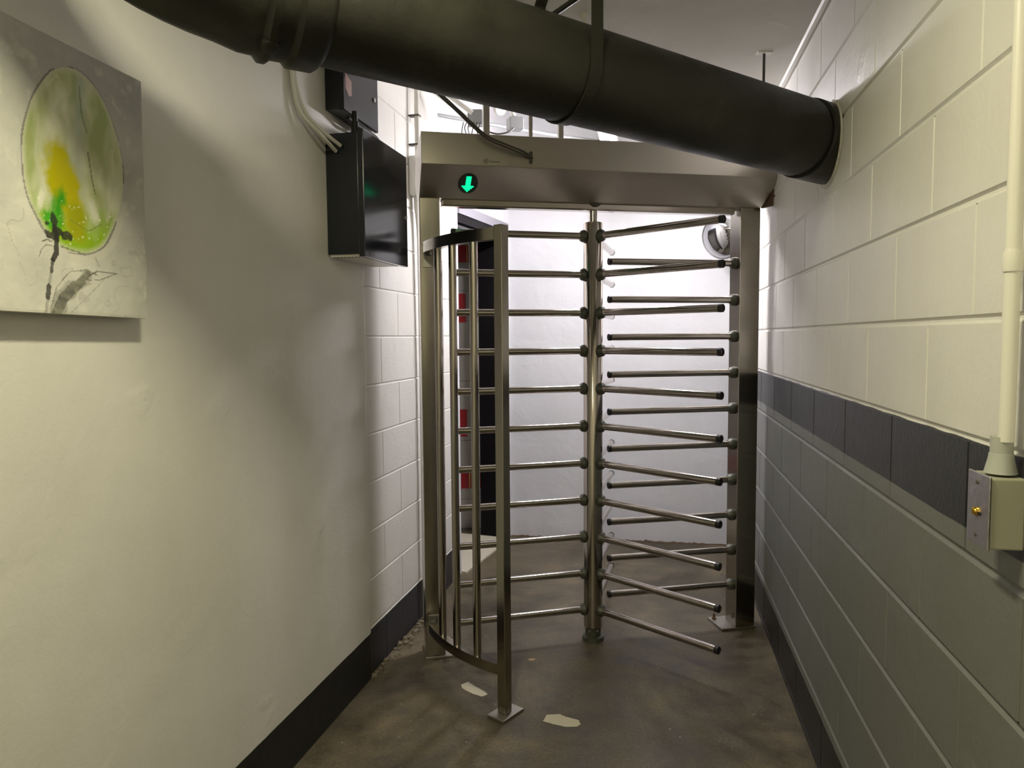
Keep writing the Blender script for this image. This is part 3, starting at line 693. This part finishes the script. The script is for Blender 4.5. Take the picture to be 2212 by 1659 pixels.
    # calyx, stem, leaf
    dk = (0.035, 0.03, 0.028)
    if math.hypot((s-1.438)/0.020, (z-1.622)/0.016) + 1.0*nz(s*85, z*85, 5) < 0.85: c = lerp(c, dk, 0.9)
    if math.hypot((s-1.436)/0.0075, (z-1.645)/0.018) + 0.6*nz(s*90, z*60, 6) < 1: c = lerp(c, dk, 0.9)
    if math.hypot((s-1.466)/0.014, (z-1.622)/0.009) + 0.4*nz(s*90, z*90, 5) < 1: c = lerp(c, dk, 0.9)
    for pl, wd_, a_ in (([(1.441, 1.62), (1.438, 1.585), (1.43, 1.572)], 0.0055, 0.92), ([(1.43, 1.572), (1.426, 1.55)], 0.004, 0.8), ([(1.426, 1.55), (1.419, 1.52)], 0.003, 0.35), ([(1.419, 1.52), (1.416, 1.499)], 0.0052, 0.85), ([(1.416, 1.499), (1.412, 1.47)], 0.003, 0.25),
                    ([(1.43, 1.606), (1.418, 1.609), (1.409, 1.604)], 0.0014, 0.8), ([(1.43, 1.598), (1.416, 1.598), (1.405, 1.588), (1.40, 1.575)], 0.0011, 0.6), ([(1.45, 1.60), (1.475, 1.596), (1.505, 1.592)], 0.0014, 0.6),
                    ([(1.535, 1.588), (1.545, 1.572)], 0.0012, 0.5), ([(1.42, 1.475), (1.437, 1.520), (1.47, 1.553), (1.51, 1.56), (1.54, 1.552)], 0.0012, 0.55), ([(1.515, 1.548), (1.54, 1.561), (1.592, 1.560)], 0.0013, 0.75), ([(1.51, 1.540), (1.545, 1.543), (1.59, 1.560)], 0.0010, 0.6), ([(1.47, 1.472), (1.51, 1.505), (1.555, 1.543)], 0.001, 0.3)):
        if seg_d(s, z, pl) < wd_*(1+0.35*nz(s*60, z*60, 1)): c = lerp(c, dk, a_)
    dl = seg_d(s, z, [(1.435, 1.470), (1.452, 1.500), (1.485, 1.528), (1.515, 1.552)])
    wl_ = 0.016 if z < 1.535 else 0.010
    if dl < wl_*(1+0.5*nz(s*40, z*40, 13)): c = lerp(c, lerp((0.05, 0.05, 0.04), (0.30, 0.29, 0.22), 0.4+1.4*fbm(s*38+z*50, z*20-s*30, 14)), 0.85*(1 if dl < wl_*0.7 else 0.5))
    if math.hypot((s-1.502)/0.015, (z-1.505)/0.012) < 1 and nz(s*60, z*60, 2) > -0.1: c = lerp(c, (0.45, 0.42, 0.40), 0.5)
    return c
nx, ny = 300, 265; verts, faces, cols = [], [], []
for j in range(ny+1):
    for i in range(nx+1):
        s = W0 + (W1-W0)*i/nx; z = Z0 + (Z1-Z0)*j/ny
        hgt = 0.0008*fbm(s*22, z*22, 20) + 0.0006*fbm(s*70, z*70, 21)
        e_ = min(i, nx-i, j, ny-j); hgt = hgt if e_ > 1 else -0.0006
        verts.append(pp(s, z, 0.0475+hgt)); cols.append(paintcol(s, z))
for j in range(ny):
    for i in range(nx):
        a = j*(nx+1)+i; faces.append((a, a+1, a+nx+2, a+nx+1))
me = bpy.data.meshes.new('painted_surface'); org = PT.location
me.from_pydata([tuple(v_-org) for v_ in verts], [], faces)
ca = me.color_attributes.new('paint', 'FLOAT_COLOR', 'POINT')
for i, c in enumerate(cols): ca.data[i].color = (*c, 1)
for p in me.polygons: p.use_smooth = True
mp_ = mat('tulip paint', (0.5, 0.5, 0.5), 0.5, 0.0, 0.15); t = NT(mp_); at = t.n('ShaderNodeVertexColor', layer_name='paint'); t.color(at.outputs['Color'])
t.bump(t.noise(t.coord((1, 1, 1)), 120, 4, 0.6), 0.25, 0.002)
me.materials.append(mp_); o = bpy.data.objects.new('painted_surface', me); COL.objects.link(o); o.parent = PT

# ---------------------------------------------------------------- switch box and conduit on the right wall
def rbox(bm, s0, s1, z0, z1, o0, o1, bev=0.0, mi=0): box(bm, rw(s0, z0, o0), RD*(s1-s0), RN*(o1-o0), (0, 0, z1-z0), mi, bev)
SB = thing('switch_box', 'small cream metal switch box with shiny cover plate on the right wall', 'switch box', rw(1.08, 1.10, 0))
bm = BM(); rbox(bm, 1.046, 1.113, 1.101, 1.208, 0.0, 0.047, 0.003); obj('body', bm, M['box_grey'], SB)
bm = BM(); rbox(bm, 1.043, 1.116, 1.099, 1.210, 0.047, 0.0505, 0.0012)
for z in (1.125, 1.183): pass
cp = obj('cover_plate', bm, M['galv'], SB)
t = NT(M['galv']); t.bump(t.noise(t.coord((1, 1, 1)), 28, 2, 0.4, 1.0), 0.6, 0.004)
for z in (1.114, 1.195):
    bm = BM(); lathe(bm, rw(1.083, z, 0.0503), RN, [(0, 0.0035), (0.0015, 0.003)], 10); obj('cover_screw', bm, M['cable'], cp, True)
bm = BM(); lathe(bm, rw(1.083, 1.150, 0.0503), RN, [(0, 0.0075), (0.002, 0.0075), (0.0021, 0.005), (0.004, 0.004)], 14); rbox(bm, 1.082, 1.084, 1.146, 1.156, 0.053, 0.057, 0.0005); obj('key_switch', bm, M['brass'], cp, True)
bm = BM(); rbox(bm, 1.068, 1.098, 1.146, 1.151, 0.0503, 0.0515); obj('key_slot', bm, M['black_cap'], cp)
CN = thing('conduit', 'cream painted conduit running down the right wall into the switch box', 'conduit', rw(1.075, 1.21, 0.02))
bm = BM(); lathe(bm, rw(1.072, 1.212, 0.024), (0, 0, 1), [(0, 0.022), (0.022, 0.017), (0.030, 0.016), (0.0301, 0.0150), (0.055, 0.0150)], 20); obj('connector', bm, M['box_light'], CN, True)
bm = BM(); lathe(bm, rw(1.064, 1.26, 0.022), (0, 0, 1), [(0, 0.0108), (0.25, 0.0108), (0.2501, 0.0128), (0.256, 0.0135), (0.274, 0.0135), (0.280, 0.0128), (0.2801, 0.0108), (1.20, 0.0108)], 18); obj('tube', bm, M['cream_paint'], CN, True)

# ---------------------------------------------------------------- beyond the turnstile
MR = thing('convex_mirror', 'round convex security mirror high in the far right corner', 'mirror', (1.33, 4.50, 2.0))
mc = Vector((1.295, 4.45, 2.02)); md = Vector((-0.72, -0.62, -0.30)).normalized()
bm = BM(); lathe(bm, mc, md, [(0.0, 0.125), (0.004, 0.123), (0.02, 0.105), (0.032, 0.07), (0.038, 0.03), (0.040, 0.0)], 40, cap=False); obj('dome', bm, M['mirror'], MR, True)
bm = BM(); lathe(bm, mc, -md, [(0.0, 0.133), (0.006, 0.133), (0.012, 0.12), (0.014, 0.0)], 40, cap=False); obj('backing', bm, M['mirror_back'], MR, True)
bm = BM(); tube(bm, [mc - md*0.012, mc - md*0.06, mc + Vector((0.09, 0.05, 0.02))], 0.009, 8); obj('bracket', bm, M['chrome'], MR, True)
# lamp beyond the header
LF = thing('strip_lamp', 'bright bare fluorescent strip lamp hanging just beyond the turnstile header', 'lamp', (0.49, 3.62, 2.47))
l0 = Vector((0.470, 3.585, 2.425)); ld = Vector((0.199, 1, 0)).normalized(); lx = Vector((ld.y, -ld.x, 0))
bm = BM(); box(bm, l0 - lx*0.045 + Vector((0, 0, 0.022)), lx*0.09, ld*0.62, (0, 0, 0.03), bev=0.004); obj('housing', bm, M['white_paint'], LF)
for q in (-0.024, 0.024):
    bm = BM(); lathe(bm, l0 + lx*q, ld, [(0.0, 0.012), (0.60, 0.012)], 12); obj('tube', bm, M['tube'], LF, True)
bm = BM(); box(bm, l0 - lx*0.045 + ld*0.602 - Vector((0, 0, 0.02)), lx*0.09, ld*0.02, (0, 0, 0.06)); obj('end_cap', bm, M['white_paint'], LF)
for q in (0.08, 0.54):
    bm = BM(); lathe(bm, l0 + ld*q + Vector((0, 0, 0.05)), (0, 0, 1), [(0, 0.003), (HIC-2.475, 0.003)], 6); obj('suspension', bm, M['galv'], LF)
# pipes and boxes under the raised ceiling
def T(n_, label, cat, pts, r_, m_): 
    bm = BM(); tube(bm, pts, r_, 10); return tag(obj(n_, bm, m_, None, True, loc=pts[0]), label, cat)
T('ceiling_pipe', 'upper of two pale pipes slanting under the raised ceiling beyond the header', 'pipe', [(-0.36, 3.62, 2.66), (-0.19, 3.66, 2.545)], 0.012, M['white_paint'])
T('ceiling_pipe', 'lower of two pale pipes slanting under the raised ceiling beyond the header', 'pipe', [(-0.40, 3.66, 2.665), (-0.22, 3.68, 2.53)], 0.009, M['white_paint'])
jb = thing('junction_box', 'grey junction box with loose wires beyond the turnstile header', 'junction box', (-0.17, 3.70, 2.52))
bm = BM(); box(bm, (-0.215, 3.68, 2.495), (0.075, 0, 0), (0, 0.06, 0), (0, 0, 0.075), bev=0.004); obj('body', bm, M['duct_grey'], jb)
for i in range(7):
    bm = BM(); x = -0.235+i*0.017; tube(bm, [(x, 3.68, 2.505), (x-0.012+random.random()*0.02, 3.66, 2.47), (x+random.random()*0.03-0.015, 3.67, 2.425+random.random()*0.02)], 0.0028, 6); obj('wire', bm, M['cable'], jb, True)
sp = thing('spot_fitting', 'grey boxy fitting with coiled lead beyond the header, right of the junction box', 'fitting', (0.03, 3.7, 2.5))
bm = BM(); box(bm, (0.0, 3.68, 2.475), (0.07, 0.02, 0), (-0.02, 0.06, 0), (0, 0, 0.06), bev=0.004); obj('body', bm, M['duct_grey'], sp)
bm = BM(); tube(bm, [(0.02, 3.70, 2.54), (0.005, 3.7, 2.57), (-0.03, 3.7, 2.62)], 0.012, 8); obj('arm', bm, M['white_paint'], sp, True)
bm = BM(); tube(bm, [(0.02, 3.69, 2.478), (-0.01, 3.67, 2.452), (-0.06, 3.66, 2.440), (-0.11, 3.66, 2.452), (-0.13, 3.66, 2.47)], 0.004, 8); obj('coiled_lead', bm, M['cable'], sp, True)
bm = BM(); lathe(bm, (-0.075, 3.66, 2.57), (0.6, -0.7, -0.3), [(0, 0.012), (0.02, 0.028), (0.03, 0.034), (0.05, 0.034), (0.052, 0.02), (0.04, 0.0)], 18)
tag(obj('spot_lamp', bm, M['white_paint'], None, True, loc=(-0.075, 3.66, 2.57)), 'small round white unlit spotlight between junction box and boxy fitting', 'lamp')
T('ceiling_pipe', 'thin pale pipe running left to right beyond the header under the raised ceiling', 'pipe', [(-0.9, 3.55, 2.60), (0.2, 4.30, 2.62), (0.6, 4.5, 2.62)], 0.010, M['duct_grey'])
# brown riser on the left wall beyond the post
bm = BM(); lathe(bm, lw(3.93, 0.20, 0.012), (0, 0, 1), [(0, 0.010), (1.63, 0.010)], 12)
tag(obj('thin_riser', bm, mat('brown paint', (0.16, 0.11, 0.09), 0.4), None, True, loc=lw(3.93, 0.2, 0.01)), 'thin brown pipe on the white wall beyond the left turnstile post', 'pipe')
# lamp fixtures above and behind the camera
for nm, loc, ln in (('near', LAMP_NEAR, 0.36), ('rear', (-0.55, -1.6, 2.40), 0.52)):
    L0 = thing('ceiling_lamp', 'shallow white ceiling lamp ' + ('over the corridor near the painting' if nm == 'near' else 'over the corridor behind the viewpoint'), 'lamp', (loc[0], loc[1], LOWC))
    bm = BM(); dv = Vector((0.2, 1, 0)).normalized(); dx = Vector((dv.y, -dv.x, 0)); c0 = Vector((loc[0], loc[1], loc[2]+0.012))
    box(bm, c0 - dx*0.08 - dv*ln/2, dx*0.16, dv*ln, (0, 0, LOWC-c0.z), bev=0.004); obj('housing', bm, M['white_paint'], L0)
    bm = BM(); box(bm, c0 - dx*0.06 - dv*(ln/2-0.02) - Vector((0, 0, 0.004)), dx*0.12, dv*(ln-0.04), (0, 0, 0.004)); obj('diffuser', bm, M['diffuser'], L0)

# ---------------------------------------------------------------- litter on the floor
def scrap(poly, m_, label, name='paper_scrap', th_=0.0012):
    cx = sum(p[0] for p in poly)/len(poly); cy = sum(p[1] for p in poly)/len(poly)
    bm = BM(); pts = []
    for i in range(len(poly)):
        a, b = Vector((*poly[i], 0)), Vector((*poly[(i+1) % len(poly)], 0))
        for k in range(4):
            q = a.lerp(b, k/4); q += Vector((noise.noise(q*60), noise.noise(q*60+Vector((9, 0, 0))), 0))*0.003; pts.append(q)
    prism(bm, [p + Vector((0, 0, 0.0002)) for p in pts], (0, 0, th_))
    return tag(obj(name, bm, m_, None, loc=(cx, cy, 0)), label, 'scrap')
scrap([(-0.218, 2.833), (-0.191, 2.858), (-0.155, 2.814), (-0.113, 2.768), (-0.107, 2.751), (-0.129, 2.735), (-0.174, 2.766), (-0.211, 2.804)], M['paper'], 'long whitish paper scrap on the floor left of the guard post')
scrap([(0.106, 2.552), (0.122, 2.596), (0.172, 2.6), (0.191, 2.58), (0.241, 2.555), (0.241, 2.526), (0.227, 2.513), (0.186, 2.511), (0.141, 2.533)], M['paper'], 'larger whitish paper scrap on the floor right of the guard post')
scrap([(0.060, 3.055), (0.070, 3.068), (0.092, 3.066), (0.094, 3.052), (0.076, 3.046)], M['tan'], 'tiny tan scrap on the floor below the rotor arms')
# crumbled concrete along the foot of the left wall
bm = BM()
for i in range(90):
    s_ = 2.95 + random.random()*0.62; q = lw(s_, 0, -0.012 + abs(random.gauss(0, 0.028))+0.004); rr_ = 0.003 + random.random()**2*0.012
    v_ = bmesh.ops.create_icosphere(bm, subdivisions=1, radius=rr_, matrix=Matrix.Translation(q + Vector((0, 0, rr_*0.3))))['verts']
    for x_ in v_: x_.co += Vector((noise.noise(x_.co*90), noise.noise(x_.co*90+Vector((5, 0, 0))), 0))*rr_*0.6
tag(obj('concrete_crumbs', bm, mat('crumbled concrete', (0.20, 0.165, 0.12), 0.9), None, loc=lw(3.2, 0, 0)), 'crumbled concrete bits along the foot of the left wall', 'rubble', kind='stuff')
